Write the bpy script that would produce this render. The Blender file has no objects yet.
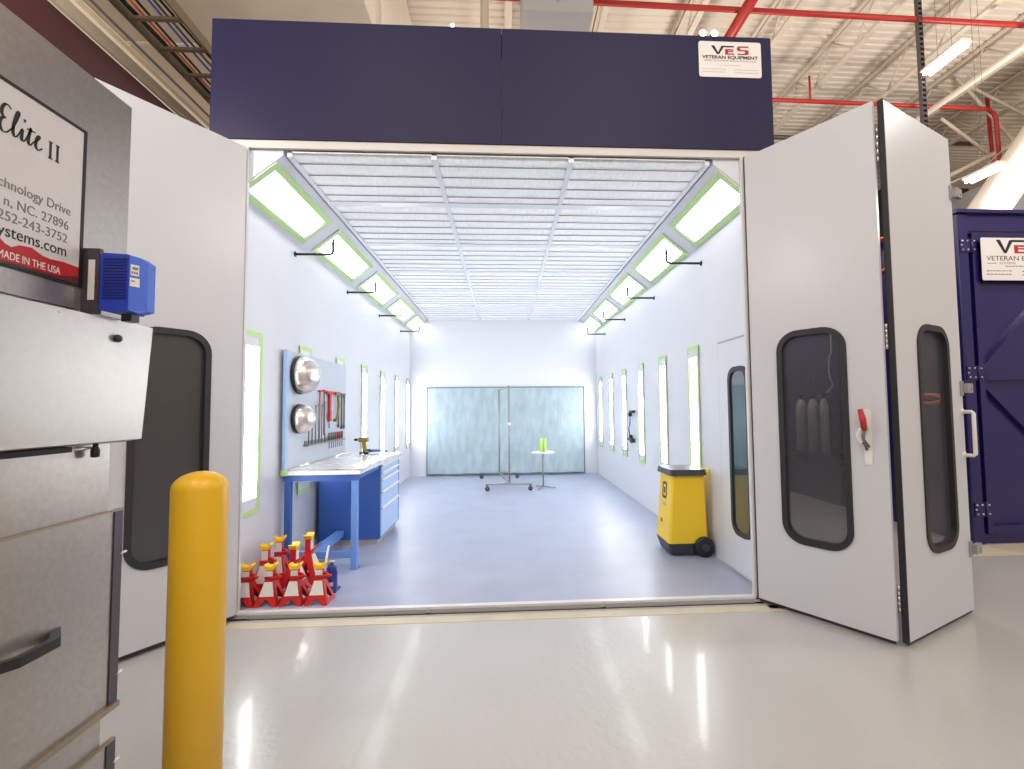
import bpy, bmesh, math, random
from mathutils import Vector, Matrix
random.seed(7)
C = bpy.context.scene.collection
PI = math.pi
# ------------------------------------------------------------------ materials
def lin(c):
    return tuple(((v/255)/12.92 if v/255 <= .04045 else (((v/255)+.055)/1.055)**2.4) for v in c)
def mat(name, rgb, rough=.5, metal=0., bump=0., bscale=50., var=0., vscale=6., emit=None, spec=.5, coat=0., stretch=None, bdist=.01):
    m = bpy.data.materials.new(name); m.use_nodes = True
    nt = m.node_tree; b = nt.nodes['Principled BSDF']
    col = (*lin(rgb), 1)
    b.inputs['Base Color'].default_value = col
    b.inputs['Roughness'].default_value = rough
    b.inputs['Metallic'].default_value = metal
    b.inputs['Specular IOR Level'].default_value = spec
    b.inputs['Coat Weight'].default_value = coat
    b.inputs['Coat Roughness'].default_value = .08
    tc = nt.nodes.new('ShaderNodeTexCoord')
    src = tc.outputs['Object']
    if stretch:
        mp = nt.nodes.new('ShaderNodeMapping'); mp.inputs['Scale'].default_value = stretch
        nt.links.new(src, mp.inputs['Vector']); src = mp.outputs['Vector']
    if var:
        n = nt.nodes.new('ShaderNodeTexNoise'); n.inputs['Scale'].default_value = vscale; n.inputs['Detail'].default_value = 5
        nt.links.new(src, n.inputs['Vector'])
        r = nt.nodes.new('ShaderNodeMapRange'); r.inputs['To Min'].default_value = 1-var; r.inputs['To Max'].default_value = 1+var
        r.inputs['From Min'].default_value = .3; r.inputs['From Max'].default_value = .7
        nt.links.new(n.outputs['Fac'], r.inputs['Value'])
        v = nt.nodes.new('ShaderNodeVectorMath'); v.operation = 'SCALE'; v.inputs[0].default_value = col[:3]
        nt.links.new(r.outputs['Result'], v.inputs['Scale']); nt.links.new(v.outputs['Vector'], b.inputs['Base Color'])
    if bump:
        n = nt.nodes.new('ShaderNodeTexNoise'); n.inputs['Scale'].default_value = bscale; n.inputs['Detail'].default_value = 3
        nt.links.new(src, n.inputs['Vector'])
        bp = nt.nodes.new('ShaderNodeBump'); bp.inputs['Strength'].default_value = bump; bp.inputs['Distance'].default_value = bdist
        nt.links.new(n.outputs['Fac'], bp.inputs['Height']); nt.links.new(bp.outputs['Normal'], b.inputs['Normal'])
    if emit:
        b.inputs['Emission Color'].default_value = (*emit[0], 1); b.inputs['Emission Strength'].default_value = emit[1]
    return m
def glass(name, tint, gloss=.12, mesh=None):
    m = bpy.data.materials.new(name); m.use_nodes = True; nt = m.node_tree
    for n in list(nt.nodes): nt.nodes.remove(n)
    out = nt.nodes.new('ShaderNodeOutputMaterial')
    tr = nt.nodes.new('ShaderNodeBsdfTransparent'); tr.inputs['Color'].default_value = (*tint, 1)
    gl = nt.nodes.new('ShaderNodeBsdfGlossy'); gl.inputs['Roughness'].default_value = .22
    mx = nt.nodes.new('ShaderNodeMixShader'); mx.inputs[0].default_value = gloss
    nt.links.new(tr.outputs[0], mx.inputs[1]); nt.links.new(gl.outputs[0], mx.inputs[2])
    last = mx
    if mesh:   # wire mesh cast in the pane
        tc = nt.nodes.new('ShaderNodeTexCoord'); sp = nt.nodes.new('ShaderNodeSeparateXYZ'); nt.links.new(tc.outputs['Object'], sp.inputs[0])
        outs = []
        for ax in ('X', 'Z'):
            a = nt.nodes.new('ShaderNodeMath'); a.operation = 'MULTIPLY'; a.inputs[1].default_value = mesh; nt.links.new(sp.outputs[ax], a.inputs[0])
            f = nt.nodes.new('ShaderNodeMath'); f.operation = 'FRACT'; nt.links.new(a.outputs[0], f.inputs[0])
            g = nt.nodes.new('ShaderNodeMath'); g.operation = 'LESS_THAN'; g.inputs[1].default_value = .16; nt.links.new(f.outputs[0], g.inputs[0]); outs.append(g)
        mxx = nt.nodes.new('ShaderNodeMath'); mxx.operation = 'MAXIMUM'
        nt.links.new(outs[0].outputs[0], mxx.inputs[0]); nt.links.new(outs[1].outputs[0], mxx.inputs[1])
        df = nt.nodes.new('ShaderNodeBsdfDiffuse'); df.inputs['Color'].default_value = (.10, .10, .11, 1)
        m2 = nt.nodes.new('ShaderNodeMixShader'); nt.links.new(mxx.outputs[0], m2.inputs[0])
        nt.links.new(mx.outputs[0], m2.inputs[1]); nt.links.new(df.outputs[0], m2.inputs[2]); last = m2
    nt.links.new(last.outputs[0], out.inputs['Surface'])
    return m
M = dict(
 floor=mat('epoxy_floor', (182,180,178), .27, bump=.35, bscale=26, var=.03, vscale=.8, coat=.25, bdist=.005),
 bfloor=mat('blue_booth_floor', (160,166,188), .32, var=.07, vscale=2.2, bump=.08, bscale=40),
 strip=mat('bare_tan_floor', (200,190,168), .5, var=.06, vscale=5),
 white=mat('white_panel', (216,214,216), .33),
 bwall=mat('booth_wall_white', (217,219,225), .3),
 door=mat('door_white', (201,201,205), .3),
 navy=mat('navy_panel', (30,27,62), .5, spec=.28),
 navy2=mat('navy_gloss', (30,24,88), .3, coat=.2),
 lintel=mat('warm_white_lintel', (210,203,198), .45),
 tape=mat('green_masking_tape', (190,224,152), .7),
 lens=mat('booth_light_lens', (255,255,255), .4, emit=((.98,.99,1.), 5.5)),
 lensw=mat('wall_light_lens', (255,255,255), .4, emit=((.98,.99,1.), 18)),
 tube=mat('tube_lamp', (255,255,255), .4, emit=((1.,.95,.88), 9)),
 black=mat('black_rubber', (36,34,38), .5),
 blackp=mat('black_plastic', (26,26,30), .35),
 glass=glass('tinted_glass', (.88,.87,.90), .09, 120),
 glassd=glass('side_door_glass', (.30,.36,.38), .35),
 filt=mat('ceiling_filter', (246,247,248), .55, bump=.5, bscale=9, var=.05, vscale=14, stretch=(3,.7,1), bdist=.03),
 wire=mat('filter_rod', (150,152,158), .5),
 mullion=mat('ceiling_mullion', (224,226,232), .22),
 exh=mat('exhaust_filter', (166,183,190), .85, bump=.5, bscale=60, var=.12, vscale=9, stretch=(1,1,.35)),
 exhf=mat('filter_frame_grey', (98,110,120), .5),
 steel=mat('brushed_steel', (166,160,155), .33, .75, bump=.08, bscale=240, var=.06, vscale=60, bdist=.002),
 steelh=mat('satin_steel', (184,180,176), .36, .7, bump=.06, bscale=260, var=.03, vscale=50, bdist=.002),
 steeld=mat('dark_steel_edge', (84,76,84), .4, .5),
 brown=mat('steel_return', (150,136,116), .4, .6),
 sign=mat('sign_white', (226,221,217), .5),
 signp=mat('sign_silver', (205,199,197), .35, .1, bump=.15, bscale=160),
 ink=mat('ink_black', (22,20,24), .5),
 inkg=mat('ink_grey', (120,116,118), .6),
 inkl=mat('ink_light_grey', (186,180,174), .6),
 red=mat('sign_red', (176,28,34), .45),
 dred=mat('sign_dark_red', (96,22,34), .45),
 yell=mat('yellow_bollard', (222,172,20), .36, bump=.12, bscale=26, var=.03, vscale=3),
 ybin=mat('yellow_plastic', (242,202,40), .4),
 bin_k=mat('bin_charcoal', (56,58,64), .45),
 jred=mat('jack_red', (200,34,34), .35),
 jyel=mat('jack_yellow', (250,200,36), .4),
 label=mat('paper_label', (226,222,216), .55, var=.05, vscale=120),
 bluec=mat('bench_blue', (56,98,176), .4),
 bluel=mat('bench_light_blue', (104,146,214), .4),
 bluelite=mat('drawer_pale_blue', (168,196,234), .38),
 blued=mat('bottle_jack_blue', (30,44,124), .3),
 inv=mat('drive_blue', (34,62,176), .38),
 invl=mat('drive_light_blue', (70,104,206), .38),
 wrap=mat('crinkled_wrap', (232,230,230), .16, bump=.8, bscale=9, coat=.5, bdist=.03, var=.04, vscale=12),
 peg=mat('pegboard_grey', (196,202,214), .4, .2),
 chrome=mat('polished_steel', (220,212,206), .28, 1.),
 tool=mat('tool_steel', (120,116,116), .35, .8),
 brass=mat('gold_brown', (150,124,60), .4, .3),
 rack=mat('rack_grey', (150,150,148), .4, .5),
 green=mat('lime_green', (186,226,96), .5),
 cream=mat('cream_wall', (226,212,192), .7, var=.02, vscale=2),
 deck=mat('roof_deck', (222,208,190), .65),
 joist=mat('joist_cream', (214,200,180), .6),
 duct=mat('white_duct', (232,224,212), .5),
 dgrey=mat('conduit_grey', (96,90,90), .4, .4),
 beige=mat('beige_channel', (214,198,172), .5),
 traym=mat('tray_brown_grey', (118,104,84), .5, .3),
 burg=mat('burgundy_panel', (66,30,34), .4),
 sred=mat('sprinkler_red', (178,40,30), .45),
 orange=mat('orange_hose', (226,96,36), .45),
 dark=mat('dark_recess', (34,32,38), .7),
 pale=mat('pale_grey_paint', (170,166,164), .5),
 aluminium=mat('bracket_grey', (158,154,156), .4, .3),
 blackcable=mat('black_cable', (24,22,24), .5),
)
# ------------------------------------------------------------------ mesh builder
class MB:
    def __init__(s): s.v=[]; s.f=[]; s.sm=[]
    def add(s, vs, fs, smooth=False):
        o=len(s.v); s.v += [tuple(v) for v in vs]; s.f += [tuple(i+o for i in f) for f in fs]; s.sm += [smooth]*len(fs); return s
    def box(s, a, b, m=None):
        x0,y0,z0=a; x1,y1,z1=b
        vs=[(x0,y0,z0),(x1,y0,z0),(x1,y1,z0),(x0,y1,z0),(x0,y0,z1),(x1,y0,z1),(x1,y1,z1),(x0,y1,z1)]
        if m: vs=[m@Vector(v) for v in vs]
        return s.add(vs,[(0,3,2,1),(4,5,6,7),(0,1,5,4),(1,2,6,5),(2,3,7,6),(3,0,4,7)])
    def cbox(s, a, b, c=.006):     # box with chamfered vertical and top edges
        x0,y0,z0=a; x1,y1,z1=b
        loop=lambda d,z:[(x0+d,y0,z),(x1-d,y0,z),(x1,y0+d,z),(x1,y1-d,z),(x1-d,y1,z),(x0+d,y1,z),(x0,y1-d,z),(x0,y0+d,z)]
        A=loop(c,z0); B=loop(c,z1-c)
        T=[(min(max(x,x0+c),x1-c),min(max(y,y0+c),y1-c),z1) for x,y,_ in loop(c,z1)]
        s.add(A+B+T,[tuple(range(7,-1,-1))]+[(i,(i+1)%8,8+(i+1)%8,8+i) for i in range(8)]+[(8+i,8+(i+1)%8,16+(i+1)%8,16+i) for i in range(8)]+[tuple(range(16,24))])
        return s
    def prism(s, poly, vec, smooth=False):
        n=len(poly); v=Vector(vec); P=[Vector(p) for p in poly]
        s.add(P+[p+v for p in P],[tuple(range(n-1,-1,-1)),tuple(range(n,2*n))]); 
        s.add(P+[p+v for p in P],[(i,(i+1)%n,n+(i+1)%n,n+i) for i in range(n)],smooth); return s
    def loft(s, loops, smooth=True, caps=True, closed=True):
        n=len(loops[0]); vs=[p for l in loops for p in l]; fs=[]
        for k in range(len(loops)-1):
            for i in range(n if closed else n-1):
                j=(i+1)%n; fs.append((k*n+i,k*n+j,(k+1)*n+j,(k+1)*n+i))
        s.add(vs,fs,smooth)
        if caps: s.add(loops[0],[tuple(range(n-1,-1,-1))]); s.add(loops[-1],[tuple(range(n))])
        return s
    def tube(s, pts, r, n=10, smooth=True):
        P=[Vector(p) for p in pts]; loops=[]; up=None
        for i,p in enumerate(P):
            t=((P[min(i+1,len(P)-1)]-P[max(i-1,0)]).normalized())
            if up is None: up=Vector((0,0,1)) if abs(t.z)<.9 else Vector((1,0,0))
            a=(up-t*up.dot(t)).normalized(); up=a; b=t.cross(a)
            rr=r[i] if isinstance(r,(list,tuple)) else r
            loops.append([p+a*(rr*math.cos(2*PI*k/n))+b*(rr*math.sin(2*PI*k/n)) for k in range(n)])
        return s.loft(loops,smooth)
    def lathe(s, prof, origin=(0,0,0), axis='Z', n=24, caps=True, smooth=True):
        loops=[]
        for r,h in prof:
            l=[]
            for k in range(n):
                c,q=r*math.cos(2*PI*k/n),r*math.sin(2*PI*k/n)
                p={'Z':(c,q,h),'X':(h,c,q),'Y':(q,h,c)}[axis]
                l.append(Vector(p)+Vector(origin))
            loops.append(l)
        return s.loft(loops,smooth,caps)
    def ring(s, A, B, vec):       # frame between inner loop A and outer loop B, extruded by vec
        n=len(A); v=Vector(vec); A=[Vector(p) for p in A]; B=[Vector(p) for p in B]
        vs=A+B+[p+v for p in A]+[p+v for p in B]; fs=[]
        for i in range(n):
            j=(i+1)%n
            fs += [(i,j,n+j,n+i),(2*n+i,3*n+i,3*n+j,2*n+j),(i,2*n+i,2*n+j,j),(n+i,n+j,3*n+j,3*n+i)]
        return s.add(vs,fs)
    def build(s, name, m, parent=None, loc=(0,0,0), rotz=0):
        me=bpy.data.meshes.new(name); me.from_pydata([tuple(v) for v in s.v],[],s.f); me.materials.append(m)
        for p,q in zip(me.polygons,s.sm): p.use_smooth=q
        bm=bmesh.new(); bm.from_mesh(me); bmesh.ops.remove_doubles(bm,verts=bm.verts,dist=1e-5); bmesh.ops.recalc_face_normals(bm,faces=bm.faces); bm.to_mesh(me); bm.free()
        o=bpy.data.objects.new(name,me); C.objects.link(o); o.location=loc; o.rotation_euler=(0,0,rotz)
        if parent: o.parent=parent
        return o
def tag(o,label=None,cat=None,group=None,kind=None):
    if label: o['label']=label
    if cat: o['category']=cat
    if group: o['group']=group
    if kind: o['kind']=kind
    return o
def thing(name,label,cat,loc=(0,0,0),rotz=0,group=None):
    o=bpy.data.objects.new(name,None); C.objects.link(o); o.empty_display_size=.1
    o.location=loc; o.rotation_euler=(0,0,rotz); return tag(o,label,cat,group)
def struct(name,mb,m): return tag(mb.build(name,m),kind='structure')
def dup(root,loc=None,rotz=None,label=None):
    r=root.copy(); C.objects.link(r)
    if loc is not None: r.location=loc
    if rotz is not None: r.rotation_euler=(0,0,rotz)
    if label: r['label']=label
    for ch in list(root.children):
        c=ch.copy(); C.objects.link(c); c.parent=r
        for g in list(ch.children):
            d=g.copy(); C.objects.link(d); d.parent=c
    return r
def rrect(x0,x1,z0,z1,r,y=0,n=8):
    pts=[]
    for cx,cz,a0 in ((x1-r,z1-r,0),(x0+r,z1-r,90),(x0+r,z0+r,180),(x1-r,z0+r,270)):
        for k in range(n+1):
            a=math.radians(a0+90*k/n); pts.append((cx+r*math.cos(a),y,cz+r*math.sin(a)))
    return pts
def text_mesh(txt,size,name,m,parent,mtx,align='LEFT',sx=1.,shear=0.,weight=0.):
    cu=bpy.data.curves.new(name,'FONT'); cu.body=txt; cu.size=size; cu.align_x=align; cu.extrude=.0004; cu.shear=shear; cu.offset=weight
    to=bpy.data.objects.new('tmp',cu); C.objects.link(to)
    dg=bpy.context.evaluated_depsgraph_get(); me=bpy.data.meshes.new_from_object(to.evaluated_get(dg))
    bpy.data.objects.remove(to); bpy.data.curves.remove(cu)
    me.transform(mtx@Matrix.Diagonal((sx,1,1,1))); me.name=name
    me.materials.clear(); me.materials.append(m)
    o=bpy.data.objects.new(name,me); C.objects.link(o); o.parent=parent; return o
# ------------------------------------------------------------------ camera
cam=bpy.data.cameras.new('camera'); co=bpy.data.objects.new('camera',cam); C.objects.link(co)
yaw,pitch,roll=.05574,.05068,-.00915
right=Vector((math.cos(yaw),-math.sin(yaw),0)); fw=Vector((math.sin(yaw),math.cos(yaw),0)); up=Vector((0,0,1))
f2=fw*math.cos(pitch)+up*math.sin(pitch); u2=up*math.cos(pitch)-fw*math.sin(pitch)
r3=right*math.cos(roll)+u2*math.sin(roll); u3=u2*math.cos(roll)-right*math.sin(roll)
mw=Matrix((r3,u3,-f2)).transposed().to_4x4(); mw.translation=Vector((0,0,1.5)); co.matrix_world=mw
cam.sensor_width=36; cam.lens=465/1024*36; cam.shift_x=(512-530.94)/1024; cam.shift_y=(383.97-384.5)/1024; cam.clip_start=.05
bpy.context.scene.camera=co
FZ=-.04
# ------------------------------------------------------------------ building shell
struct('floor',MB().box((-12,-8,FZ-.2),(16,3.6,FZ)).box((-12,3.6,FZ-.2),(-2.2,18,FZ)).box((2.2,3.6,FZ-.2),(16,18,FZ)).box((-2.2,3.6,FZ-.2),(2.2,18,FZ-.1)),M['floor'])
b=MB(); b.box((-2.0,3.46,FZ),(2.3,3.56,FZ+.0025)); b.box((2.0,3.5,FZ),(2.6,3.62,FZ+.0025)); b.box((4.3,4.52,FZ),(12,4.87,FZ+.0025))
struct('trim_1',b,M['strip'])
# ribbed roof deck
yy=-8.; prof=[]
while yy<18:
    prof += [(yy,8.5),(yy+.07,8.5),(yy+.09,8.53),(yy+.13,8.53)]; yy+=.15
vs=[(-12,y,z) for y,z in prof]+[(16,y,z) for y,z in prof]; n=len(prof)
ms=MB().add(vs,[(i,i+1,n+i+1,n+i) for i in range(n-1)]); ms.box((-12,-8,8.7),(16,18,8.75))
struct('ceiling',ms,M['deck'])
struct('wall_back',MB().box((-12,17.8,FZ),(16,18,8.8)),M['cream'])
struct('wall_left',MB().box((-4.75,-8,FZ),(-4.6,18,8.8)),M['cream'])
struct('wall_right',MB().box((15.8,-8,FZ),(16,18,8.8)),M['cream'])
# ------------------------------------------------------------------ booth shell
XL,XR,YF,YB,ZC=-2.11,2.085,3.63,10.49,3.5
struct('trim_2',MB().box((XL-.16,YF,FZ),(XR+.16,YB+.3,-.004)),M['white'])   # raised base
struct('floor_booth',MB().box((XL,YF+.03,-.003),(XR,YB,0)),M['bfloor'])
struct('trim_3',MB().box((-1.99,YF-.012,-.01),(1.95,YF+.035,.008)),M['white'])
b=MB(); 
for k in range(3): b.box((-1.9+k*1.33,YF-.014,FZ),(-.6+k*1.33-.005 if k<2 else 1.94,YF-.002,-.012))
struct('trim_4',b,M['pale'])
struct('wall_booth_left',MB().box((XL-.16,YF+.03,-.003),(XL,YB,3.6)),M['bwall'])
struct('wall_booth_right',MB().box((XR,YF+.03,-.003),(XR+.16,YB,3.6)),M['bwall'])
struct('wall_booth_back',MB().box((XL-.16,YB,-.003),(XR+.16,YB+.15,3.6)),M['bwall'])
struct('trim_5',MB().box((XL-.16,YF,-.02),(-1.98,YF+.028,3.54)),M['white'])
struct('trim_6',MB().box((1.945,YF,-.02),(XR+.16,YF+.028,3.54)),M['white'])
struct('trim_7',MB().box((XL-.16,YF,3.54),(XR+.16,YF+.028,3.602)),M['lintel'])
struct('trim_8',MB().box((XL-.162,YF+.1,FZ),(XL-.16,YB+.15,3.6)).box((XR+.16,YF+.1,FZ),(XR+.163,YB+.15,3.9)),M['navy2'])
# slanted light ledges
def ledge(s):
    xw=XL if s<0 else XR; xi=s*1.728
    return MB().prism([(xw,YF+.03,3.192 if s<0 else 3.212),(xi,YF+.03,ZC),(xi,YF+.03,ZC+.08),(xw,YF+.03,ZC+.08)],(0,YB-YF-.09,0))
struct('trim_9',ledge(-1),M['bwall']); struct('trim_10',ledge(1),M['bwall'])
struct('ceiling_booth',MB().box((XL,YF+.03,ZC+.08),(XR,YB,ZC+.10)),M['white'])
# header box
h=thing('header_panel','navy blue header panel above the booth opening','panel',(0,YF,3.603))
MB().cbox((-2.27,-.012,0),(-.0125,.34,.965),.004).build('panel',M['navy'],h)
MB().cbox((-.0105,-.012,0),(2.235,.34,.965),.004).build('panel',M['navy'],h)
MB().box((-2.25,.06,.965),(2.22,.30,.97)).build('top_flange',M['navy2'],h)
# ceiling grid + filters
ys=[3.37+1.13*k for k in range(7)]
g=MB()
for x in (-.555,.55): g.box((x-.022,YF+.03,ZC-.012),(x+.022,YB,ZC+.02))
for x in (-1.68,1.68): g.box((x-.02,YF+.03,ZC-.014),(x+.02,YB,ZC+.02))
struct('trim_11',g,M['mullion'])
g=MB()
for y in ys[1:]: g.box((-1.68,y-.045,ZC-.016),(1.68,y+.045,ZC+.02))
struct('trim_12',g,M['mullion'])
cols=[(-1.66,-.577),(-.533,.528),(.572,1.66)]
colname=['left','middle','right']; rown=['first','second','third','fourth','fifth','sixth','seventh']
for r in range(7):
    y0=max(ys[r]+.045,YF+.03) ; y1=ys[r+1]-.045 if r<6 else YB
    if y1-y0<.1: continue
    for c,(x0,x1) in enumerate(cols):
        t=thing('ceiling_filter','white ceiling filter in the %s column, %s bay from the opening'%(colname[c],rown[r]),'filter',((x0+x1)/2,(y0+y1)/2,ZC),0,'white filters in the booth ceiling')
        hw=(x1-x0)/2; hl=(y1-y0)/2; m=MB(); nx,ny=16,max(5,int(hl*2/.045)); vs=[]
        rd=random.Random(r*5+c)
        base=-hl+ (ys[r]+.045-y0 if r==0 else 0)
        for j in range(ny+1):
            for i in range(nx+1):
                X=-hw+2*hw*i/nx; Y=-hl+2*hl*j/ny
                ph=((Y-base)/.185)%1
                vs.append((X,Y,.012-.016*math.sin(ph*PI)**.7+rd.uniform(-.0025,.0025)))
        m.add(vs,[(j*(nx+1)+i,j*(nx+1)+i+1,(j+1)*(nx+1)+i+1,(j+1)*(nx+1)+i) for j in range(ny) for i in range(nx)],True)
        m.box((-hw,-hl,.02),(hw,hl,.03))
        m.build('filter_pad',M['filt'],t)
        k=1
        while base+k*.185<hl-.02:
            if base+k*.185>-hl+.02:
                MB().tube([(-hw,base+k*.185,-.003),(hw,base+k*.185,-.003)],.0045,6).build('support_rod',M['wire'],t)
            k+=1
# slanted fixtures
def slant_fixture(s,k):
    sy='left' if s<0 else 'right'
    L=1.31 if k else 1.175; t=thing('slanted_light','white slanted light fixture edged with green tape, %s from the opening, %s side'%(rown[k],sy),'light',(s*2.078,3.52+1.53*k if k else 3.665,3.2178),0,'slanted light fixtures along the booth ceiling edge')
    # local frame: u from wall edge up to the ceiling edge, along y
    u=Vector((-s*.29,0,.2337)); W=u.length; u.normalize(); nrm=Vector((-s*u.z*1,0,-abs(u.x)))
    nrm=Vector((-s*.2337,0,-.29)).normalized()
    def rect(a0,a1,b0,b1,h): return [u*a0+Vector((0,b0,0))+nrm*h,u*a1+Vector((0,b0,0))+nrm*h,u*a1+Vector((0,b1,0))+nrm*h,u*a0+Vector((0,b1,0))+nrm*h]
    h0=.002
    MB().ring(rect(.05,W-.05,.06,L-.06,h0),rect(0,W,0,L,h0),nrm*.012).build('fixture_frame',M['white'],t)
    MB().prism(rect(.06,W-.06,.085,L-.085,h0-.004),nrm*.010).build('lens',M['lens'],t)
    MB().ring(rect(.046,W-.046,.042,L-.042,h0+.012),rect(-.004,W+.004,0,L,h0+.012),nrm*.0015).build('masking_tape',M['tape'],t)
for k in range(5):
    for s in (-1,1): slant_fixture(s,k)
# tall wall lights
def wall_light(s,k,y0):
    sy='left' if s<0 else 'right'; xw=XL if s<0 else XR
    t=thing('wall_light','tall narrow wall light edged with green tape, %s from the opening on the %s wall'%(rown[k],sy),'light',(xw,y0,.64),0,'tall light fixtures on the booth walls')
    d=-s; L=.30; H=1.52
    rc=lambda a,b,x:[(x,a,a*0+b),(x,L-a,b),(x,L-a,H-b),(x,a,H-b)]
    def rect(m,x): return [(x,m,m),(x,L-m,m),(x,L-m,H-m),(x,m,H-m)]
    MB().ring([(d*.002,.05,.05),(d*.002,L-.05,.05),(d*.002,L-.05,H-.05),(d*.002,.05,H-.05)],rect(.02,d*.002),(d*.012,0,0)).build('fixture_frame',M['white'],t)
    MB().box((min(0,d*.01),.045,.13),(max(0,d*.01),L-.045,H-.13)).build('lens',M['lensw'],t)
    MB().box((min(0,d*.011),.045,.05),(max(0,d*.011),L-.045,.129)).build('end_cap',M['bwall'],t)
    MB().box((min(0,d*.011),.045,H-.129),(max(0,d*.011),L-.045,H-.05)).build('end_cap',M['bwall'],t)
    MB().ring(rect(.040,d*.0142),rect(0,d*.0142),(d*.0015,0,0)).build('masking_tape',M['tape'],t)
for k in range(7): wall_light(-1,k,3.83+1.035*k)
for k in range(6): wall_light(1,k,4.86+1.0*k)
# hanger arms
for k,(y) in enumerate((4.75,6.31,7.9,9.5)):
    for s in (-1,1):
        xw=XL if s<0 else XR; d=-s
        t=thing('hanger_bracket','black L-shaped hanger arm on the %s booth wall, %s from the opening'%('left' if s<0 else 'right',rown[k]),'bracket',(xw,y,3.07 if s<0 else 3.01),0,'black hanger arms on the booth walls')
        MB().lathe([(.0,0),(.028,0),(.028,.006),(.016,.01),(0,.01)],(0,0,0),'X',14).build('wall_flange',M['blackp'],t) if d>0 else MB().lathe([(.0,0),(.028,0),(.028,-.006),(.016,-.01),(0,-.01)],(0,0,0),'X',14).build('wall_flange',M['blackp'],t)
        MB().tube([(d*.006,0,0),(d*.34,0,0),(d*.365,0,.008),(d*.375,0,.03),(d*.375,0,.10)],.013,8).build('arm',M['blackp'],t)
        MB().tube([(d*.375,0,.10),(d*.375,0,.135),(d*.383,0,.16)],[.017,.012,.008],8).build('hook_tip',M['blackp'],t)
# corner brackets
for s in (-1,1):
    t=thing('corner_bracket','small grey bracket in the upper %s corner of the opening'%('left' if s<0 else 'right'),'bracket',(-1.975 if s<0 else 1.94,YF+.1,3.54),0)
    d=-s
    MB().prism([(0,0,0),(d*.09,0,0),(d*.05,0,-.03),(d*.02,0,-.09),(0,0,-.11)],(0,.02,0)).build('plate',M['aluminium'],t)
    MB().lathe([(0,0),(.012,0),(.012,-.012),(0,-.012)],(d*.05,0,-.015),'Y',12).build('bolt',M['blackp'],t)
# side door in right wall
dr=MB(); dr.ring([(XR-.004,3.74,.02),(XR-.004,4.41,.02),(XR-.004,4.41,2.10),(XR-.004,3.74,2.10)],[(XR-.004,3.725,.012),(XR-.004,4.425,.012),(XR-.004,4.425,2.12),(XR-.004,3.725,2.12)],(.003,0,0))
o=struct('door_frame_1',dr,M['pale']); o.name='door_1'
tag(MB().box((XR-.012,3.745,.022),(XR-.001,4.405,2.098)).build('door_panel',M['bwall'],o))
def yl(x0,x1,z0,z1,r,x): return [(x,p[0],p[2]) for p in rrect(x0,x1,z0,z1,r)]
MB().ring(yl(3.88,4.15,.39,1.81,.09,XR-.013),yl(3.84,4.19,.35,1.85,.12,XR-.013),(-.02,0,0)).build('window_gasket',M['black'],o)
MB().prism(yl(3.875,4.155,.385,1.815,.09,XR-.014),(-.006,0,0)).build('window_pane',mat('side_window_glass',(58,78,84),.05,.0,coat=1.),o)
# exhaust filter panel on the back wall
t=thing('exhaust_filter','large teal-grey exhaust filter panel framed in grey on the booth back wall','filter',(.02,YB-.002,.02))
MB().box((-1.74,-.03,.03),(1.745,-.005,1.93)).build('filter_media',M['exh'],t)
MB().ring([(-1.74,-.032,.03),(1.745,-.032,.03),(1.745,-.032,1.93),(-1.74,-.032,1.93)],[(-1.765,-.032,.0),(1.77,-.032,.0),(1.77,-.032,1.95),(-1.765,-.032,1.95)],(0,.03,0)).build('frame',M['exhf'],t)
m=MB(); m.tube([(-1.7,-.04,.02)]+[(-1.7+.2*i,-.045-.01*(i%2),.018+.012*math.sin(i*1.7)) for i in range(1,17)]+[(1.7,-.04,.02)],.014,6); m.build('bottom_seam',M['exhf'],t)
# air regulator + hose on right wall
t=thing('air_hose','blue air hose with black fittings on the right booth wall between two tall lights','hose',(XR,7.5,.93))
MB().tube([(-.05,.02,.08),(-.07,.03,.2),(-.06,-.02,.33),(-.05,.02,.44)],.011,8).build('hose',M['bluec'],t)
MB().box((-.07,-.0,.41),(-.02,.045,.469)).box((-.06,-.14,.47),(0,.05,.51)).build('upper_fitting',M['blackp'],t)
MB().box((-.07,-.05,.02),(0,.20,.05)).box((-.07,-.02,.051),(-.02,.04,.11)).box((-.08,-.10,-.01),(-.01,-.051,.05)).build('lower_fitting',M['blackp'],t)
# ------------------------------------------------------------------ folding doors
LH=3.53
def leaf(name,label,ox,oy,ang,W,wx0,wx1,gasket_x=None):
    t=thing(name,label,'door',(ox,oy,0),ang,'white folding door leaves beside the opening')
    z0,z1=.51,2.03; T=.035; a,b2=wx0+.02,wx1-.02; R=.13
    m=MB(); m.box((0,0,0),(a,T,LH)); m.box((b2,0,0),(W,T,LH)); m.box((a,0,0),(b2,T,z0)); m.box((a,0,z1),(b2,T,LH))
    lp=rrect(a,b2,z0,z1,R); n=9
    for q,(cx,cz) in enumerate(((b2,z1),(a,z1),(a,z0),(b2,z0))):
        arc=lp[q*n:(q+1)*n]; m.prism([(cx,0,cz)]+list(reversed(arc)),(0,T,0))
    m.build('door_panel',M['door'],t)
    g=MB(); g.ring(rrect(a+.018,b2-.018,z0+.018,z1-.018,R-.018,-.010),rrect(wx0,wx1,z0-.025,z1+.025,R+.022,-.010),(0,T+.02,0)); g.build('window_gasket',M['black'],t)
    MB().prism(rrect(a+.01,b2-.01,z0+.01,z1-.01,R-.01,.022),(0,.006,0)).build('window_pane',M['glass'],t)
    if gasket_x is not None:
        MB().box((-.001,-.001,-.012),(.007,T+.001,LH+.01)).build('edge_seal',M['black'],t)
    MB().box((.01,.01,-.022),(W-.01,T-.01,0)).build('bottom_seal',M['black'],t)
    return t
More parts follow.
